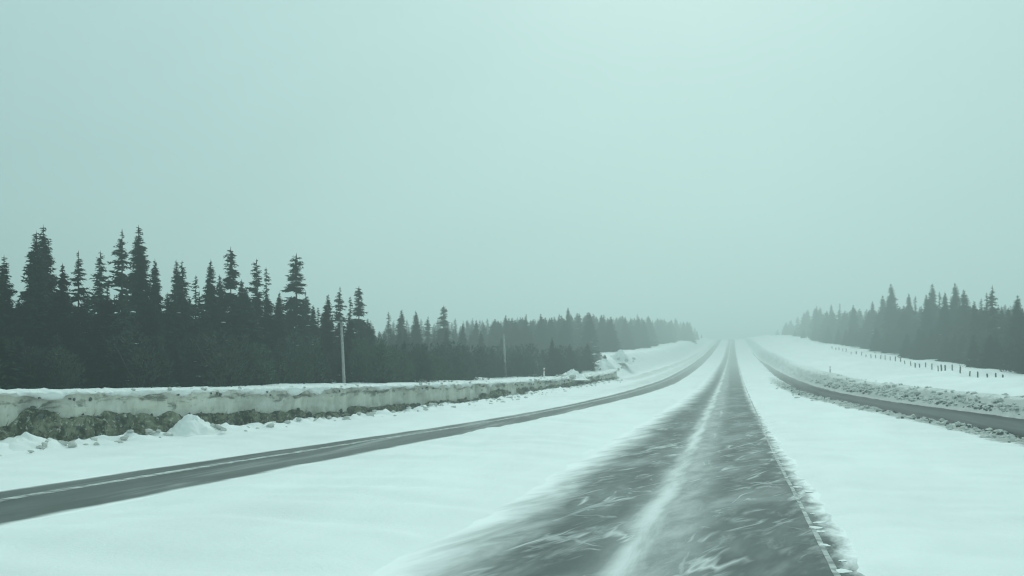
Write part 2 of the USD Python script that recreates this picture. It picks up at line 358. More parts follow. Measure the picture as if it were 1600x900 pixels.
def strip(name, parent, centre, w, y0, y1, mat, z, seed=0, ragged=0.0, label=None):
    s = np.concatenate([np.arange(y0, 70, .35), np.geomspace(70, y1, 150)])
    c = centre(s)
    wl = w * (1 + ragged * (fbm(P3(s * .9, 0 * s + seed), 3, seed) - .5) * 2); wr = w * (1 + ragged * (fbm(P3(s * .9, 0 * s + seed + 7), 3, seed + 3) - .5) * 2)
    v = np.stack([np.stack([c - wl / 2, s, z(c - wl / 2, s)], -1), np.stack([c + wr / 2, s, z(c + wr / 2, s)], -1)], 1).reshape(-1, 3)
    p = put(name, (v, grid_faces(len(s), 2)), mat, parent)
    if label: tag(p, label)
    return p
def road_z(lo, hi, pad, drop, lift):
    return lambda x, s: grade(s) - drop + 0.02 * np.sin(np.pi * np.clip((x - lo(s) + pad) / (hi(s) - lo(s) + 2 * pad), 0, 1)) + lift
strip('edge_line', main_road, lambda s: 0 * s + 1.60, .10, 6, 400, LINE, road_z(main_l, main_r, 1.2, 0, .006), 1, .3, 'worn pale edge line on the right of the highway')
strip('edge_line', left_road, lambda s: left_f(s) + .34 * (left_n(s) - left_f(s)), .35, 6, 400, LINE, road_z(left_f, left_n, .9, 0, .006), 2, .4, 'pale powdery edge line of the opposite carriageway')
# powder caught along the edge line: low scalloped drifts
def lumps(spots, seed, flat=.5, sub=1, jitter=.35):
    rng = np.random.default_rng(seed)
    ico = trimesh.creation.icosphere(subdivisions=sub)
    V, F, n = [], [], 0
    for (x, y, z, r) in spots:
        v = ico.vertices * (1 + rng.uniform(-jitter, jitter, (len(ico.vertices), 1)))
        v = v * r * rng.uniform(.7, 1.3, 3) * (1, 1, flat)
        a = rng.uniform(0, 6.28); c_, s_ = math.cos(a), math.sin(a)
        v = np.stack([v[:, 0] * c_ - v[:, 1] * s_, v[:, 0] * s_ + v[:, 1] * c_, v[:, 2]], 1)
        V.append(v + (x, y, z)); F.append(ico.faces + n); n += len(v)
    return np.vstack(V), np.vstack(F)
rng = np.random.default_rng(5)
sp = []
for y in np.arange(9, 60, .55):
    if rng.random() < .35:
        sp.append((1.78 + rng.normal(0, .09), y + rng.uniform(-.2, .2), grade1(y) + .015, rng.uniform(.05, .17)))
tag(put('snow_lump', lumps(sp, 6, .10), SNOW_PILE, main_road, smooth=50), 'small scalloped snow lumps along the edge line', kind='stuff')

# ------------------------------------------------------------------ ploughed snow bank on the left
bank = thing('snow_bank', 'long ploughed snow bank with pale cut face and dirty base before the left wood', 'snow bank')
S = np.arange(-5, 139, .13)
bt, bh, bg_ = bank_t(S), bank_h(S), grade(S)
endf = smooth((139 - S) / 6)
def bank_mesh(offs, hts, amp, seed, fr=1.0):
    """offs, hts: rows of offset towards the road and of height, each along S"""
    O, Hh = np.stack(offs, 1), np.stack(hts, 1)
    q = np.stack([np.broadcast_to(S[:, None] * fr, O.shape), Hh * fr, O * fr], -1)
    O = O + (fbm(q * 1.1, 4, seed) - .5) * 2 * np.array(amp)[None, :]
    Hh = Hh + (fbm(q * 1.3 + 31, 4, seed + 9) - .5) * 1.2 * np.array(amp)[None, :]
    O = O + (fbm(q * 4.2, 3, seed + 5) - .5) * 1.3 * np.array(amp)[None, :]
    Hh = Hh + (fbm(q * 4.6 + 11, 3, seed + 6) - .5) * 1.1 * np.array(amp)[None, :]
    v = np.stack([bt[:, None] + O, np.broadcast_to(S[:, None], O.shape), bg_[:, None] + Hh], -1)
    return v.reshape(-1, 3), grid_faces(len(S), O.shape[1])[:, ::-1]
o = np.ones_like(S)
lip = .30 * (fbm(P3(S * .9, 0 * S), 4, 40) - .25)
cap_d = .06 + .62 * fbm(P3(S * .9, 0 * S), 5, 41) ** 1.8
cap = bank_mesh([-2.6 * o, -1.8 * o, -1.2 * o, -.6 * o, -.1 + lip, .06 + lip, .02 + lip, -.18 * o],
                [bh - .6, bh - .1, bh + .02, bh + .02, bh - .03, bh - .12, bh - cap_d, bh - cap_d - .04], [0, .12, .18, .2, .22, .2, .14, .05], 50, 1.8)
put('snow_cap', cap, BANK_CAP, bank, smooth=60)
fr = np.linspace(0, 1, 12)
fold = .30 * (fbm(P3(S * .45, 0 * S), 3, 60) - .5)
face = bank_mesh([-.16 + .14 * f + fold for f in fr], [bh - .1 - (bh + .25) * f for f in fr], [.14 + .12 * math.sin(3 * f) for f in fr], 55, 1.7)
fp = put('cut_face', face, BANK_FACE, bank, smooth=True)
primvar(fp, 'down', np.tile(fr, len(S)))
frac = curve((-5, .5), (28, .5), (36, .44), (44, .34), (56, .26), (70, .22), (76, .42), (88, .40), (100, .42), (118, .38), (139, .3))(S)
hd = bh * frac * (1 + .55 * (fbm(P3(S * .7, 0 * S), 3, 70) - .5) * 2) * (1 - .8 * smooth((noise(P3(S * .16, 0 * S), 75) - .72) * 8))
dirtm = bank_mesh([-.1 * o, .16 + 0 * o, .32 + 0 * o, .42 + 0 * o, .52 + 0 * o, .62 + 0 * o], [hd, hd - .03, hd * .75, hd * .5, hd * .2, -.3 * o], [.10, .24, .32, .34, .32, .25], 71, 1.9)
put('dirty_base', dirtm, BANK_DIRT, bank, smooth=35)
rng = np.random.default_rng(44); T = []
for s_ in rng.uniform(12, 128, 5200):
    h_ = float(np.interp(s_, S, hd)); b_ = float(bank_t(s_))
    if noise(np.array([s_ * .5, 0, 0]), 46) < .38: continue
    up_ = rng.uniform(0, 1.0)
    p0 = np.array([b_ + .62 - .45 * up_ + rng.uniform(-.05, .12), s_, grade1(s_) + h_ * up_])
    l_ = rng.uniform(.12, .42); dr = np.array([rng.uniform(.1, .8), rng.uniform(-.7, .7), rng.uniform(-.5, .9)]); dr /= np.linalg.norm(dr)
    w_ = np.array([rng.uniform(-.3, .3), 1, rng.uniform(-.6, .6)]) * rng.uniform(.012, .035)
    T.append((p0 - w_, p0 + w_, p0 + dr * l_))
T = np.array(T).reshape(-1, 3)
tag(put('dead_grass', (T, np.arange(len(T)).reshape(-1, 3)), GRASS, bank), 'olive and straw dead grass poking from the bank base', kind='stuff')
rng = np.random.default_rng(8)
sp, sw = [], []
for s in np.arange(8, 132, .20):
    b_, h_ = float(bank_t(np.array([s]))[()]) if False else float(bank_t(s)), float(np.interp(s, S, hd))
    if rng.random() < .30:
        sp.append((b_ + .5 + rng.uniform(-.15, .35), s, grade1(s) + rng.uniform(.0, h_), rng.uniform(.04, .13)))
    if rng.random() < .25:
        sp.append((b_ + .15 + rng.uniform(-.1, .1), s, grade1(s) + h_ + rng.uniform(-.1, .05), rng.uniform(.04, .12)))
    x = b_ + 1.1 + abs(rng.normal(0, .7))
    if rng.random() < .6: sw.append((x, s, gz(x, s) - .01, rng.uniform(.04, .2) ))
    if rng.random() < .3: sw.append((b_ - .3 + rng.uniform(-.6, .35), s, grade1(s) + float(bank_h(s)) - rng.uniform(0, .06), rng.uniform(.04, .16)))
    if rng.random() < .12: sp.append((b_ + rng.uniform(-.05, .12), s, grade1(s) + float(bank_h(s)) - rng.uniform(.25, .5), rng.uniform(.05, .10)))
tag(put('dirt_clod', lumps(sp, 9, .85), CLOD, bank, smooth=30), 'dark clods of soil and ice stuck in the bank', kind='stuff')
tag(put('snow_lump', lumps(sw, 10, .7), CLOD_WHITE, bank, smooth=50), 'broken snow lumps along the lip and foot', kind='stuff')

def heap(label, x, y, w, h, seed, along_=1.4, sharp=1.0, z=None):
    n = 36
    r = np.linspace(0.02, 1, 20); a = np.linspace(0, 2 * np.pi, n, endpoint=False)
    R_, A_ = np.meshgrid(r, a, indexing='ij')
    hx, hy = R_ * np.cos(A_) * w / 2, R_ * np.sin(A_) * w / 2 * along_
    edge = 1 + .5 * (fbm(np.stack([np.cos(A_) * 1.5, np.sin(A_) * 1.5, 0 * A_], -1), 3, seed) - .5)
    hx, hy = hx * edge, hy * edge
    q = np.stack([hx, hy, 0 * hx], -1) * (3.0 / w)
    skew = 1 + .35 * np.cos(A_ - 2.6) * R_
    zz = h * (1 - np.clip(R_ / skew, 0, 1) ** sharp) ** 1.25 * (.75 + .5 * fbm(q * 1.5 + 3, 3, seed + 1))
    zz = zz + .42 * h * smooth((1.05 - R_) * 3) * (np.abs(fbm(q * 2.6, 4, seed + 2) - .5) * 2 - .22) - .3 * R_ ** 3
    v = np.stack([hx, hy, zz], -1).reshape(-1, 3)
    f = []
    for i in range(19):
        for j in range(n):
            f.append((i * n + j, (i + 1) * n + j, (i + 1) * n + (j + 1) % n, i * n + (j + 1) % n))
    t = thing('snow_heap', label, 'snow heap', (x, y, gz(x, y) - .05 if z is None else z))
    put('snow_pile', (v, np.array(f)), SNOW_PILE, t, smooth=50)
    rg = np.random.default_rng(seed)
    sp = [(rg.normal(0, w * .28), rg.normal(0, w * .3 * along_), rg.uniform(0.02, h * .3), rg.uniform(.05, .14) * (1 + y / 80)) for _ in range(16)]
    tag(put('snow_lump', lumps(sp, seed, .7), CLOD_WHITE, t, smooth=50), kind='stuff')
x, y = along(lambda s: bank_t(s) + 1.5, 300); heap('lumpy white snow heap against the dirty foot of the near snow bank', x, y, 3.1, .85, 101, 1.3, 1.0)
x, y = along(lambda s: bank_t(s) + 1.3, 40); heap('low dirty snow heap at the foot of the bank by the left edge', x, y, 3.4, .5, 105, 1.6, 1.3)
x, y = along(lambda s: bank_t(s) - .9, 895); heap('white snow heap on top of the bank in front of the dense shrub clump', x, y, 4.2, 1.05, 102, 2.0, 1.2, grade1(y) + float(bank_h(y)) - .2)
x, y = along(lambda s: bank_t(s) - 4.0, 968); heap('tall peaked snow heap where the bank ends beside the shrub clump', x, y, 6.0, 2.6, 103, 1.3, 1.15)
x, y = along(lambda s: bank_t(s) - 3.0, 940); heap('broad rounded snow heap just left of the tall peaked heap', x, y, 7.5, 1.7, 104, 1.6, 1.5)

# ------------------------------------------------------------------ clods along the side road
rng = np.random.default_rng(12)
sp, sw = [], []
for s in np.arange(28, 130, .05):
    k = smooth((140 - s) / 60)
    c1, c2 = float(noise(np.array([s * .42, 3., 0.]), 81)), float(noise(np.array([s * .5, 9., 0.]), 82))
    if rng.random() < .5 * k * smooth((c1 - .3) * 3):
        x = float(side_f(s)) + .35 + abs(rng.normal(0, .5)); sp.append((x, s, gz(x, s) + .01, rng.uniform(.03, .13)))
    if rng.random() < .45 * k:
        x = float(side_f(s)) + .5 + abs(rng.normal(0, .9)); sw.append((x, s, gz(x, s), rng.uniform(.05, .14 + .16 * c1)))
    if rng.random() < .07 * k:
        x = float(side_f(s)) + rng.uniform(.8, 4.4); sw.append((x, s, gz(x, s), rng.uniform(.05, .17)))
    if rng.random() < .55 * k * smooth((c2 - .3) * 3):
        x = float(side_n(s)) - .25 - abs(rng.normal(0, .6)); sp.append((x, s, gz(x, s), rng.uniform(.03, .11)))
    if rng.random() < .30 * k:
        x = float(side_n(s)) - .5 - abs(rng.normal(0, .7)); sw.append((x, s, gz(x, s), rng.uniform(.04, .12 + .12 * c2)))
tag(put('dirty_snow_clods', lumps(sp, 13, .8), CLOD, smooth=30), 'dark dirty clods lining both edges of the side road', 'clods', None, 'stuff')
tag(put('ploughed_snow_lumps', lumps(sw, 14, .75), CLOD_WHITE, smooth=45), 'white lumps of ploughed snow lining both edges of the side road', 'snow lumps', None, 'stuff')

# ------------------------------------------------------------------ trees: patterns
def cone_trunk(h, r0, r1=.01, sides=6, lean=0.0, rng=None):
    zs = np.array([-.4 / max(h, 1e-6) * 0 - .03, .15, .4, .7, 1.0]); rr = np.array([r0 * 1.15, r0 * .9, r0 * .66, r0 * .36, r1])
    a = np.linspace(0, 2 * np.pi, sides, endpoint=False)
    v = np.concatenate([np.stack([rr[i] * np.cos(a) + lean * zs[i] ** 2, rr[i] * np.sin(a), np.full(sides, zs[i] * h)], 1) for i in range(5)])
    f = [(i * sides + j, i * sides + (j + 1) % sides, (i + 1) * sides + (j + 1) % sides, (i + 1) * sides + j) for i in range(4) for j in range(sides)]
    return v, np.array(f)
def conifer_crown(seed, R=.16, whorls=38, per=6, power=.8, bottom=.04, gap=0.0, tuft=0.0, twigs=6, lean=0.0, irregular=.25, full=1.0):
    """one unit tall; sprays of needles as small triangles along drooping branches"""
    rng = np.random.default_rng(seed); T = []
    z = bottom
    zs = []
    while z < .985:
        zs.append(z); z += (1 - bottom) / whorls * (1.25 - .6 * z) * rng.uniform(.7, 1.3)
    side_bias = rng.uniform(0, 6.28)
    for z in zs:
        bald = rng.random() < gap
        swell = 1 + irregular * .35 * math.sin(z * 37 + seed) * rng.uniform(.4, 1)
        for k in range(per if z < .93 else 4):
            if bald and rng.random() < .8: continue
            zz = z + rng.uniform(-.6, .6) / whorls
            a = rng.uniform(0, 2 * np.pi)
            L = R * (max(1 - zz, 0) ** power + .03) * swell * rng.uniform(1 - irregular * 1.6, 1 + irregular * .6) * (1 + .18 * math.cos(a - side_bias))
            if tuft and z > .84: L = max(L, R * tuft * rng.uniform(.6, 1.1) * (1 - abs(z - .92) * 9))
            L = max(L, .008)
            rise = .65 * z - .42 + rng.uniform(-.16, .16)
            d = np.array([math.cos(a), math.sin(a), 0.]); sd = np.array([-d[1], d[0], 0.])
            c0 = np.array([lean * z * z, 0, zz])
            nt = max(3, int(twigs * min(1, L / (R * .45)) + .5))
            for q in np.linspace(.08, 1, nt):
                p = c0 + d * L * q + np.array([0, 0, 1]) * L * (rise * q - .30 * q * q + .18 * q ** 3)
                tl = (L * (.40 * (1.1 - q) + .16) + .010) * full
                for side in (-1, 1):
                    dirv = d * rng.uniform(.3, .9) + sd * side * rng.uniform(.4, 1) + np.array([0, 0, rng.uniform(-.7, .25)])
                    dirv /= np.linalg.norm(dirv)
                    wv = np.cross(dirv, rng.normal(0, 1, 3)); wv /= np.linalg.norm(wv) + 1e-9
                    wv *= tl * rng.uniform(.34, .60)
                    T.append((p - wv * .5, p + wv * .5, p + dirv * tl * rng.uniform(.8, 1.3)))
            tip = c0 + d * L * 1.06 + np.array([0, 0, 1]) * L * (rise - .12)
            b = c0 + d * L * .55 + np.array([0, 0, 1]) * L * (rise * .55 - .07)
            T.append((b - sd * L * .10, b + sd * L * .10, tip))
    v = np.array(T).reshape(-1, 3)
    v = np.vstack([v, [(lean - .005, 0, .965), (lean + .005, 0, .965), (lean, 0, 1.012), (lean, -.005, .965), (lean, .005, .965), (lean, 0, 1.012)]])
    return v, np.arange(len(v)).reshape(-1, 3)
def snow_pads(seed, R, n, power=.8):
    rng = np.random.default_rng(seed); V, F, c = [], [], 0
    ico = trimesh.creation.icosphere(subdivisions=1)
    for _ in range(n):
        z = rng.uniform(.12, .8); a = rng.uniform(0, 6.28); L = R * (1 - z) ** power * rng.uniform(.65, .95)
        p = np.array([math.cos(a) * L, math.sin(a) * L, z - L * .22])
        s = R * rng.uniform(.04, .10)
        v = ico.vertices * (1 + rng.uniform(-.3, .3, (len(ico.vertices), 1))) * (s * 1.6, s * 1.6, s * .4)
        V.append(v + p); F.append(ico.faces + c); c += len(v)
    return np.vstack(V), np.vstack(F)
def shrub_crown(seed, n=2600, wide=.42):
    rng = np.random.default_rng(seed); T = []
    tops = [(rng.uniform(-.28, .28) * wide / .42, rng.uniform(-.28, .28), rng.uniform(.55, 1.0)) for _ in range(11)] + [(0, 0, 1.0)]
    for k in range(n):
        tx, ty, th = tops[rng.integers(len(tops))]
        z = th * rng.random() ** .8
        r = wide * .5 * math.sqrt(max(0, 1 - (z / th) ** 2)) * math.sqrt(rng.random()) + .02
        a = rng.uniform(0, 6.28)
        p = np.array([tx + r * math.cos(a), ty + r * math.sin(a), z])
        d = np.array([math.cos(a) * .5, math.sin(a) * .5, rng.uniform(.2, 1.2)]); d /= np.linalg.norm(d)
        w = np.cross(d, rng.normal(0, 1, 3)); w /= np.linalg.norm(w) + 1e-9
        l = rng.uniform(.04, .10)
        T.append((p - w * l * .13, p + w * l * .13, p + d * l))
    v = np.array(T).reshape(-1, 3)
    return v, np.arange(len(v)).reshape(-1, 3)
def shrub_stems(seed):
    rng = np.random.default_rng(seed); V, F, c = [], [], 0
    for _ in range(7):
        v, f = cone_trunk(rng.uniform(.5, .85), .012, .004, 5)
        tx, ty = rng.uniform(-.35, .35, 2)
        v = v + np.stack([tx * np.clip(v[:, 2], 0, 1) ** 1.2, ty * np.clip(v[:, 2], 0, 1) ** 1.2, 0 * v[:, 2]], 1)
        V.append(v); F.append(f + c); c += len(v)
    return np.vstack(V), np.vstack(F)
PAT = {}
def pattern(key, crown, trunk, mat, pads=None):
    c = stage.CreateClassPrim('/World/' + key + '_pattern')
    usdkit.mesh(stage, f'/World/{key}_pattern/trunk', trunk, BARK, smooth=True)
    usdkit.mesh(stage, f'/World/{key}_pattern/crown', crown, mat)
    if pads is not None: tag(usdkit.mesh(stage, f'/World/{key}_pattern/snow_load', pads, SNOW_PILE, smooth=True).GetPrim(), kind='stuff')
    PAT[key] = c.GetPath()
K = {  # key: crown settings
    'dense_a': (dict(R=.20, whorls=46, per=10, power=.86, twigs=7, irregular=.28), NEEDLE, 0), 'dense_b': (dict(R=.175, whorls=48, per=10, power=.92, twigs=7, lean=.02, irregular=.3), NEEDLE, 4),
    'dense_c': (dict(R=.22, whorls=44, per=10, power=.95, twigs=7, irregular=.36), NEEDLE, 0), 'dense_d': (dict(R=.155, whorls=50, per=9, power=.78, twigs=7, irregular=.28), NEEDLE, 4),
    'sparse_a': (dict(R=.165, whorls=34, per=7, power=.72, gap=.16, irregular=.42, twigs=7, full=.95), NEEDLE_GREY, 4), 'sparse_b': (dict(R=.145, whorls=34, per=7, power=.66, gap=.20, irregular=.46, lean=-.02, twigs=7, full=.95), NEEDLE_GREY, 5),
    'tufted': (dict(R=.145, whorls=36, per=8, power=.66, gap=.14, tuft=.36, irregular=.45, twigs=7), NEEDLE, 4), 'spindle': (dict(R=.075, whorls=36, per=6, power=.5, gap=.2, irregular=.5, twigs=5), NEEDLE_GREY, 0),
}
for i, (k, (kw, m, npads)) in enumerate(K.items()):
    pattern(k, conifer_crown(200 + i, **kw), cone_trunk(.99, .014, .002, 6, kw.get('lean', 0)), m, snow_pads(300 + i, kw['R'], npads, kw['power']) if npads else None)
for i in range(2): pattern(f'shrub_{"ab"[i]}', shrub_crown(400 + i), shrub_stems(410 + i), TWIG)
trng = random.Random(77)
def tree(key, x, y, top_z, label, group=None, wide=1.0, cat='tree', name='spruce_tree', base=None):
    z0 = (gz(x, y) if base is None else base) - .1
    h = max(top_z - z0, .8)
    t = thing(name, label, cat, (x, y, z0), trng.uniform(0, 360), (h * wide, h * wide, h), group)
    t.GetReferences().AddInternalReference(PAT[key]); t.SetInstanceable(True)
    return t

# ------------------------------------------------------------------ the left wood: trees told apart on the skyline
edge_left = lambda s: bank_t(s) - 9.0
skyline = [
 (-40, 430, 'dense_b', 'dark spruce cut by the left edge, leftmost of the wood'),
 (6, 400, 'dense_a', 'dark pointed spruce standing alone at the left edge of the frame'),
 (57, 362, 'dense_d', 'left stem of the tall twin-topped spruce near the left edge'),
 (68, 353, 'dense_a', 'right and taller stem of the twin-topped spruce near the left edge'),
 (98, 412, 'dense_c', 'shorter spruce leaning on the right side of the twin-topped spruce'),
 (123, 392, 'sparse_a', 'thin open spruce with bare gaps, first right of the twin-topped spruce'),
 (153, 393, 'sparse_b', 'thin feathery spruce standing second right of the twin-topped spruce'),
 (168, 440, 'spindle', 'short thin spruce tip between the feathery spruce and the tall pair'),
 (191, 359, 'sparse_a', 'tall open spruce with frosted layers, left one of the tall pair'),
 (216, 353, 'dense_d', 'tallest dense narrow spruce, right one of the tall pair'),
 (245, 405, 'dense_b', 'dense pointed spruce close to the right of the tall pair'),
 (275, 407, 'dense_d', 'left of two close spruce tips between the tall pair and the round-tufted tree'),
 (288, 408, 'sparse_b', 'right of two close spruce tips between the tall pair and the round-tufted tree'),
 (306, 430, 'spindle', 'small needle-thin spruce tip right of the two close tips'),
 (326, 405, 'dense_b', 'dense pointed spruce just left of the tall tree with a blunt club top'),
 (343, 430, 'dense_d', 'small dark spruce tip touching the left of the club-topped tree'),
 (361, 386, 'tufted', 'tall ragged spruce with a blunt club-like top'),
 (378, 437, 'dense_c', 'low dark spruce at the right foot of the club-topped tree'),
 (404, 405, 'sparse_b', 'pale thin spruce, left of a pair, before the big ragged spruce'),
 (416, 418, 'spindle', 'pale thin spruce, right of a pair, before the big ragged spruce'),
 (434, 456, 'dense_b', 'low dark spruce tip against the left side of the big ragged spruce'),
 (463, 396, 'tufted', 'big ragged dark spruce rising alone over the right end of the near wood'),
 (478, 455, 'sparse_a', 'drooping frosted spruce under the big ragged spruce'),
 (497, 480, 'spindle', 'short thin spruce left of the utility pole, near the big ragged spruce'),
 (513, 460, 'dense_d', 'dark pointed spruce just left of the near utility pole'),
 (531, 448, 'sparse_a', 'thin spruce with a bare whip top right above the utility pole'),
 (547, 463, 'spindle', 'needle-thin spruce just right of the near utility pole'),
 (561, 447, 'tufted', 'tall one-sided ragged spruce right of the near utility pole'),
]
for i, (px, py, key, label) in enumerate(skyline):
    off = [8.5, 10.5, 9.5, 12.0][i % 4]
    x, y = along(lambda s: bank_t(s) - off, px)
    wide = .92 if py < 420 else 1.0
    if px in (463,): wide = 1.15
    tree(key, x, y, z_at(py, x, y), label, wide=wide)
dk = ['dense_a', 'dense_b', 'dense_c', 'sparse_a', 'dense_d', 'dense_c', 'dense_b']
ORD = ['first', 'second', 'third', 'fourth', 'fifth', 'sixth', 'seventh', 'eighth', 'ninth', 'tenth', 'eleventh', 'twelfth', 'thirteenth', 'fourteenth', 'fifteenth', 'sixteenth', 'seventeenth', 'eighteenth', 'nineteenth', 'twentieth']
def fill(n, px0, px1, off0, off1, line, yb, jit, keys, what, group, marks, wide=1.3, rng=random.Random(1)):
    spots = sorted(px0 + (px1 - px0) * (i + rng.uniform(.1, .9)) / n for i in range(n))
    near = [(min(marks, key=lambda m: abs(m[0] - px))[1], keys[i % len(keys)][:5] == 'shrub') for i, px in enumerate(spots)]
    for i, px in enumerate(spots):
        o_ = rng.uniform(off0, off1)
        x, y = along(lambda s: line(s) - o_, px)
        py = float(np.interp(px, *zip(*yb))) + rng.uniform(-jit, jit)
        k = near[:i].count(near[i]); last = near.count(near[i]) == 1
        key, sh = keys[i % len(keys)], near[i][1]
        w_ = what[1] if sh else what[0]
        label = f'{w_} by {near[i][0]}' if last else f'{w_} by {near[i][0]}, {ORD[k]} from the left there'
        tree(key, x, y, z_at(py, x, y), label, group[1] if sh else group[0], (wide if not sh else 1.3) * rng.uniform(.85, 1.2), 'shrub' if sh else 'tree', 'shrub' if sh else 'spruce_tree')
NEAR_MARKS = [(-70, 'the leftmost spruce'), (10, 'the edge spruce'), (62, 'the twin-topped spruce'), (138, 'the two feathery spruces'), (203, 'the tall pair'), (281, 'the two close tips'), (361, 'the club-topped spruce'), (410, 'the pale thin pair'), (463, 'the big ragged spruce'), (538, 'the near utility pole')]
MID_MARKS = [(607, 'the lone needle-thin spruce'), (660, 'the blunt hazy pair'), (700, 'the hazy tufted spruce'), (744, 'the pale middle spruces'), (790, 'the far utility pole'), (850, 'the white marker post')]
FAR_MARKS = [(790, 'the far utility pole'), (845, 'the white marker post'), (886, 'the highest far spruce'), (940, 'the clump end'), (996, 'the faint far tip'), (1080, 'the far forest end')]
RIGHT_MARKS = [(1240, 'the hazy wood end'), (1298, 'the faint left spruces'), (1348, 'the low hazy spruce'), (1392, 'the tallest right spruce'), (1430, 'the thin second tip'), (1460, 'the narrow middle spruce'), (1495, 'the second tall spruce'), (1551, 'the tall open spruce'), (1590, 'the right edge spruce'), (1660, 'the wood past the edge')]
near_top = [(-90, 470), (0, 478), (60, 450), (120, 470), (200, 450), (300, 462), (400, 468), (470, 480), (560, 505), (600, 520), (850, 530)]
fill(40, -120, 590, 7, 14, bank_t, near_top, 14, dk, ['mid-height dark spruce'], ['mid-height spruces of the near left wood'], NEAR_MARKS)
low_top = [(-90, 530), (500, 535), (600, 545), (850, 552)]
fill(42, -110, 600, 4.5, 7, bank_t, low_top, 16, ['dense_c', 'dense_a', 'shrub_a', 'dense_b', 'sparse_a', 'shrub_b', 'dense_c'], ['low bushy front spruce', 'low grey-green front shrub'], ['low front spruces behind the left snow bank', 'low front shrubs behind the left snow bank'], NEAR_MARKS + MID_MARKS[:1], 1.7)
# middle stretch, hazier
middle = [(575, 498, 'dense_d', 'dim short spruce between the ragged spruce and the first hazy spindle'), (607, 487, 'spindle', 'hazy needle-thin spruce standing apart in the gap of the left wood'), (628, 484, 'dense_d', 'hazy dark pointed spruce right of the lone needle-thin one'),
 (652, 486, 'dense_b', 'hazy spruce, left of a blunt pair in the middle of the left wood'), (669, 494, 'sparse_a', 'hazy spruce, right of a blunt pair in the middle of the left wood'), (693, 477, 'tufted', 'hazy tufted spruce, the highest in the middle of the left wood'),
 (722, 505, 'dense_b', 'pale hazy spruce just right of the hazy tufted spruce'), (744, 500, 'dense_c', 'pale hazy spruce midway between the tufted spruce and the far utility pole'), (770, 503, 'spindle', 'pale hazy thin tip left of the far utility pole')]
for i, (px, py, key, label) in enumerate(middle):
    x, y = along(lambda s: bank_t(s) - [24, 30, 27][i % 3], px)
    tree(key, x, y, z_at(py, x, y), label, wide=1.15)
fill(34, 580, 860, 18, 34, bank_t, [(580, 516), (700, 521), (860, 517)], 8, dk + ['sparse_a'], ['hazy mid-height spruce'], ['hazy spruces in the middle of the left wood'], MID_MARKS, 1.2)
fill(26, 585, 850, 5, 9, bank_t, [(580, 540), (700, 540), (850, 546)], 8, ['shrub_a', 'dense_c', 'shrub_b'], ['low hazy spruce behind the bank', 'grey-green shrub behind the bank'], ['low spruces behind the middle of the left bank', 'shrubs behind the middle of the left bank'], MID_MARKS, 1.5)
# dense clump behind the bank end
clump = [(863, 527, 'dense_d', 'thin dark spike of a small spruce on the left of the dense shrub clump'), (872, 541, 'shrub_a', 'rounded dark shrub at the left end of the dense clump'), (890, 537, 'dense_c', 'dark bushy small spruce in the middle left of the dense clump'), (905, 542, 'shrub_b', 'rounded dark shrub in the middle of the dense clump'), (918, 536, 'dense_c', 'dark small spruce right of the middle of the dense clump'), (932, 548, 'shrub_a', 'dark shrub second from the right end of the dense clump'), (945, 562, 'shrub_b', 'low dark shrub at the right end of the dense clump')]
for i, (px, py, key, label) in enumerate(clump):
    x, y = along(lambda s: bank_t(s) - [5.5, 4.5, 6.0][i % 3], px)
    tree(key, x, y, z_at(py, x, y), label, wide=(1.3 if 'shrub' in key else 1.9) if i else 1.0, name='shrub' if 'shrub' in key else 'spruce_tree', cat='shrub' if 'shrub' in key else 'tree')
fill(8, 858, 950, 5, 8, bank_t, [(858, 548), (900, 546), (950, 566)], 5, ['shrub_a', 'dense_c'], ['dark filling small spruce', 'dark filling shrub'], ['small spruces filling the dense clump', 'shrubs filling the dense clump'], [(890, 'the bushy small spruce'), (940, 'the clump end')], 1.6)
# far forest
far_line = lambda s: -30.0 - np.maximum(0, 190 - s) * .35 + np.maximum(0, s - 300) * .02
far_top = [(780, 502), (800, 500), (840, 498), (885, 494), (918, 491), (1000, 496), (1060, 500), (1080, 507), (1095, 518), (1105, 528)]
for px, py, key, label in [(790, 492, 'dense_d', 'very pale far spruce tip just above the far utility pole'), (822, 490, 'spindle', 'very pale thin spruce tip first right of the far utility pole'), (845, 490, 'dense_d', 'very pale pair-like spruce tip above the left of the dense clump'), (886, 480, 'dense_b', 'very pale broad spruce, the highest of the far left forest'), (874, 490, 'spindle', 'very pale thin tip left of the highest far spruce'), (996, 490, 'spindle', 'faint thin spruce tip over the right part of the far left forest')]:
    x, y = along(lambda s: far_line(s) - 6, px); tree(key, x, y, z_at(py, x, y), label)
fill(60, 770, 1104, 0, 14, far_line, far_top, 4, dk, ['pale far front spruce'], ['pale spruces of the far left forest'], FAR_MARKS, 1.7)

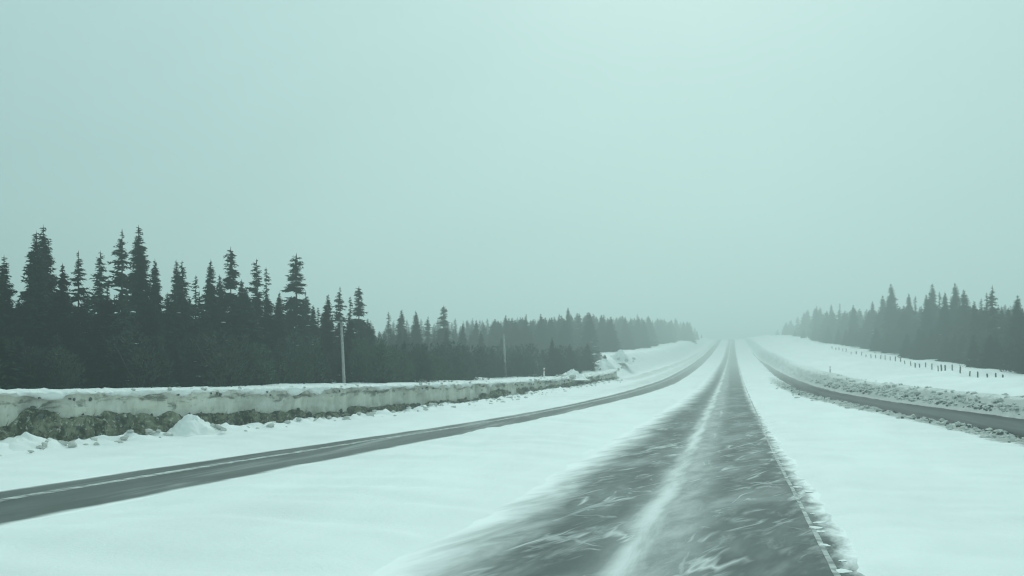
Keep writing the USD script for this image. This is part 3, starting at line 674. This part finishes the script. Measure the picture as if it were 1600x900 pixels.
# ------------------------------------------------------------------ the right wood
edge_right = lambda s: 34.0 + np.maximum(0, s - 350) * -.012
right_sky = [(1276, 478, 'dense_d', 'faint pointed spruce at the hazy left end of the right wood'), (1298, 475, 'dense_b', 'faint spruce second from the hazy left end of the right wood'), (1312, 473, 'spindle', 'faint thin spruce third from the hazy left end of the right wood'), (1333, 476, 'dense_c', 'low hazy spruce well left of the tallest tree of the right wood'), (1362, 470, 'dense_b', 'hazy broad spruce left of the tallest tree of the right wood'), (1379, 461, 'dense_c', 'hazy spruce leaning on the left side of the tallest right tree'),
 (1392, 443, 'dense_a', 'tallest pointed spruce on the left half of the right wood'), (1422, 458, 'dense_b', 'dark spruce first right of the tallest right tree'), (1430, 462, 'spindle', 'thin tip second right of the tallest right tree'), (1447, 460, 'dense_d', 'dark spruce just left of the narrow tall one in the middle of the right wood'), (1457, 443, 'dense_d', 'narrow tall spruce in the middle of the right wood'), (1468, 456, 'spindle', 'thin tip between the two tall middle spruces of the right wood'), (1478, 456, 'dense_b', 'dense spruce left of the second tall middle spruce of the right wood'),
 (1492, 442, 'dense_a', 'second tall middle spruce of the right wood'), (1506, 452, 'dense_c', 'broad spruce just right of the second tall middle spruce'), (1522, 470, 'dense_d', 'low spruce tip right of the middle of the right wood'), (1533, 466, 'spindle', 'thin low tip left of the tall open spruce of the right wood'), (1542, 457, 'spindle', 'thin spruce close left of the tall open spruce of the right wood'), (1551, 446, 'sparse_a', 'tall open spruce near the right end of the wood'), (1567, 478, 'dense_b', 'low pale tip between the tall open spruce and the rightmost dark spruce'), (1578, 480, 'sparse_b', 'low open spruce left of the rightmost dark spruce'), (1590, 461, 'dense_a', 'dark pointed spruce at the right edge of the frame')]
for i, (px, py, key, label) in enumerate(right_sky):
    x, y = along(lambda s: edge_right(s) + [4, 7, 5.5][i % 3], px)
    tree(key, x, y, z_at(py, x, y), label, wide=1.0)
right_top = [(1205, 520), (1225, 506), (1245, 493), (1260, 484), (1300, 483), (1360, 484), (1420, 478), (1500, 474), (1560, 484), (1600, 486), (1700, 470)]
fill(52, 1212, 1690, -3, -12, edge_right, right_top, 3, dk, ['dim mid-height spruce'], ['dim spruces of the right wood'], RIGHT_MARKS, 1.75)
right_low = [(1215, 526), (1260, 512), (1400, 515), (1500, 520), (1600, 530), (1700, 530)]
fill(36, 1240, 1690, 0, -3, edge_right, right_low, 6, ['dense_c', 'dense_a', 'dense_b', 'shrub_a', 'dense_c'], ['low front spruce', 'low front shrub'], ['low front spruces of the right wood', 'low front shrubs of the right wood'], RIGHT_MARKS, 1.6)

# the mass of the forest behind, not told apart
def forest(name, label, pts, hmin, hmax, seed, shrink=None):
    rg = np.random.default_rng(seed)
    pi = UsdGeom.PointInstancer.Define(stage, '/World/' + name)
    targets = []
    for k in ('dense_a', 'dense_b', 'dense_c'):
        kw = dict(K[k][0]); kw.update(whorls=26, per=7, twigs=4)
        px_ = UsdGeom.Xform.Define(stage, f'/World/{name}/{k[:-2]}_spruce_{"abc".index(k[-1]):03d}')
        v, f = conifer_crown(500 + seed + 'abc'.index(k[-1]), **kw); tv, tf = cone_trunk(.99, .014, .002, 5)
        usdkit.mesh(stage, str(px_.GetPath()) + '/crown', (v, f), NEEDLE)
        usdkit.mesh(stage, str(px_.GetPath()) + '/trunk', (tv, tf), BARK)
        targets.append(px_.GetPath())
    pi.CreatePrototypesRel().SetTargets(targets)
    n = len(pts); h = rg.uniform(hmin, hmax, n) * (1 if shrink is None else shrink(pts[:, 1])); w = h * rg.uniform(1.1, 1.5, n)
    z = ground(pts[:, 0], pts[:, 1]) - .1
    pi.CreatePositionsAttr(Vt.Vec3fArray.FromNumpy(np.column_stack([pts, z]).astype(np.float32)))
    pi.CreateScalesAttr(Vt.Vec3fArray.FromNumpy(np.column_stack([w, w, h]).astype(np.float32)))
    ang = rg.uniform(0, np.pi, n)
    pi.CreateOrientationsAttr(Vt.QuathArray([Gf.Quath(float(math.cos(a)), 0, 0, float(math.sin(a))) for a in ang]))
    pi.CreateProtoIndicesAttr(Vt.IntArray.FromNumpy(rg.integers(0, 3, n).astype(np.int32)))
    tag(pi.GetPrim(), label, 'forest', None, 'stuff')
rg = np.random.default_rng(31)
s = np.concatenate([rg.uniform(5, 140, 420)]); pts = np.column_stack([bank_t(s) - rg.uniform(15, 45, len(s)), s])
forest('near_forest', 'dark mass of spruce wood filling in behind the near left trees', pts, 5.0, 7.0, 1, lambda y: 1 - .28 * smooth((y - 40) / 25))
s = rg.uniform(140, 640, 900); pts = np.column_stack([far_line(s) - 8 - rg.uniform(0, 1, len(s)) ** 1.5 * 60, s])
forest('far_forest', 'pale mass of spruce forest on the rising ground far left', pts, 8.0, 10.5, 2, lambda y: .68 + .32 * smooth((y - 170) / 80) + .22 * smooth((y - 280) / 150) - .35 * smooth((y - 430) / 170))
s = np.concatenate([rg.uniform(60, 300, 520), rg.uniform(300, 700, 420)]); pts = np.column_stack([edge_right(s) + 8 + rg.uniform(0, 40, len(s)), s])
forest('right_forest', 'dim mass of spruce forest behind the front trees on the right', pts, 7.0, 9.3, 3, lambda y: 1 + .38 * smooth((y - 150) / 180) - .5 * smooth((y - 430) / 150))

# ------------------------------------------------------------------ poles, fence, markers
def prism(x0, x1, y0, y1, z0, z1, cham=.01):
    b = trimesh.creation.box((x1 - x0, y1 - y0, z1 - z0)); b.apply_translation(((x0 + x1) / 2, (y0 + y1) / 2, (z0 + z1) / 2)); return b
def pole(px, ptop, off, label, wide, arms=True):
    x, y = along(lambda s: bank_t(s) - off, px); z0 = gz(x, y) - .2
    h = z_at(ptop, x, y) - z0
    t = thing('utility_pole', label, 'utility pole', (x, y, z0), math.degrees(YAW), rx=0)
    a = np.linspace(0, 2 * np.pi, 12, endpoint=False); lean = -.045
    rows = [(0, wide * .55), (h * .5, wide * .5), (h - .03, wide * .42), (h, wide * .34)]
    v = np.vstack([np.stack([r * np.cos(a) + lean * zz, r * np.sin(a), 0 * a + zz], 1) for zz, r in rows] + [[(lean * h, 0, h)]])
    f = [(i * 12 + j, i * 12 + (j + 1) % 12, (i + 1) * 12 + (j + 1) % 12) for i in range(3) for j in range(12)] + [(i * 12 + j, (i + 1) * 12 + (j + 1) % 12, (i + 1) * 12 + j) for i in range(3) for j in range(12)] + [(36 + j, 36 + (j + 1) % 12, 48) for j in range(12)]
    put('pole_shaft', (v, np.array(f)), POLE_WOOD, t, smooth=40)
    if not arms: return
    arm = prism(-.85, .85, -.19 - wide * .4, -.07 - wide * .4, h - .32, h - .2); arm.apply_translation((lean * h, 0, 0)); put('crossarm', arm, POST_WOOD, t)
    for q in (-.75, .75):
        ins = trimesh.creation.revolve(np.array([(0, 0), (.03, 0), (.06, .05), (.035, .09), (.055, .12), (.02, .17), (0, .17)]), sections=10)
        ins.apply_translation((q + lean * h, -.13 - wide * .4, h - .2)); put('insulator', ins, GLASSY, t, smooth=40)
pole(538, 496, 4.0, 'pale wooden utility pole with short crossarm among the trees behind the snow bank', .22)
pole(790, 522, 7.0, 'pale wooden utility pole, thin and hazy, left of the dense shrub clump', .27, False)

fx, fy = along(lambda s: 0 * s + 27.0, 1567)
fence = thing('fence', 'line of short dark fence posts half buried in the snowfield below the right wood', 'fence', (fx, fy, gz(fx, fy)))
frng = random.Random(9)
fpx = [1300, 1306, 1311, 1317, 1322, 1330, 1338, 1346, 1353, 1361, 1368, 1376, 1383, 1391, 1399, 1407, 1414, 1423, 1430, 1437, 1446, 1456, 1466, 1471, 1477, 1488, 1500, 1515, 1528, 1543, 1556, 1567]
for i, px in enumerate(fpx):
    x, y = along(lambda s: 0 * s + 27.0 + np.sin(s * .05) * .6, px); z = gz(x, y)
    h = frng.uniform(.55, .9) * (1 if px < 1540 else .7); r = frng.uniform(.065, .095); ln = frng.uniform(-.08, .08)
    a = np.linspace(0, 2 * np.pi, 7, endpoint=False)
    v = np.vstack([np.stack([rr * np.cos(a) + ln * zz, rr * np.sin(a), 0 * a + zz], 1) for zz, rr in ((-.3, r), (h - .05, r), (h, r * .8))] + [[(ln * h, 0, h + .01)]])
    f = [(k * 7 + j, k * 7 + (j + 1) % 7, (k + 1) * 7 + (j + 1) % 7) for k in range(2) for j in range(7)] + [(k * 7 + j, (k + 1) * 7 + (j + 1) % 7, (k + 1) * 7 + j) for k in range(2) for j in range(7)] + [(14 + j, 14 + (j + 1) % 7, 21) for j in range(7)]
    put('fence_post', (v + (x - fx, y - fy, z - gz(fx, fy)), np.array(f)), POST_WOOD, fence)

def marker(px, pbase, line, h, w, cols, label):
    x, y = along(line, px); z = gz(x, y) - .1 if pbase is None else z_at(pbase, x, y)
    t = thing('marker_post', label, 'marker post', (x, y, z), math.degrees(YAW))
    put('post', prism(-w / 2, w / 2, -.03, .03, 0, h), cols[0], t)
    put('reflector', prism(-w * .5 - .005, w * .5 + .005, -.036, .036, h * .72, h * .9), cols[1], t)
    put('post_cap', prism(-w * .62, w * .62, -.045, .045, h + .002, h + .06), cols[0], t)
marker(850, None, lambda s: bank_t(s) - 1.6, 1.3, .16, (MARK_WHITE, MARK_RED), 'small white marker post with a red band on top of the left bank')
marker(1297, None, lambda s: side_f(s) + 3.6, .95, .11, (POST_WOOD, MARK_WHITE), 'small dark marker post alone in the snow above the side road')

# ------------------------------------------------------------------ snow-filled air
top = 36.6 + 60
zmin, zmax = float(Z.min()) - 1.0, max(float(Z.max()), 60.0) + 6
g = Nodes()
vol = g('principled_volume', 'volume', color=(.855, .995, .98), density=HAZE_DENSITY, anisotropy=.42)
HAZE = g.done('snowy_air', volume=vol)
hz = trimesh.creation.box((2200, 2100, zmax - zmin)); hz.apply_translation((0, 650, (zmax + zmin) / 2))
tag(put('haze', hz, HAZE), 'even pale haze of blowing snow filling the air', 'haze', None, 'stuff')
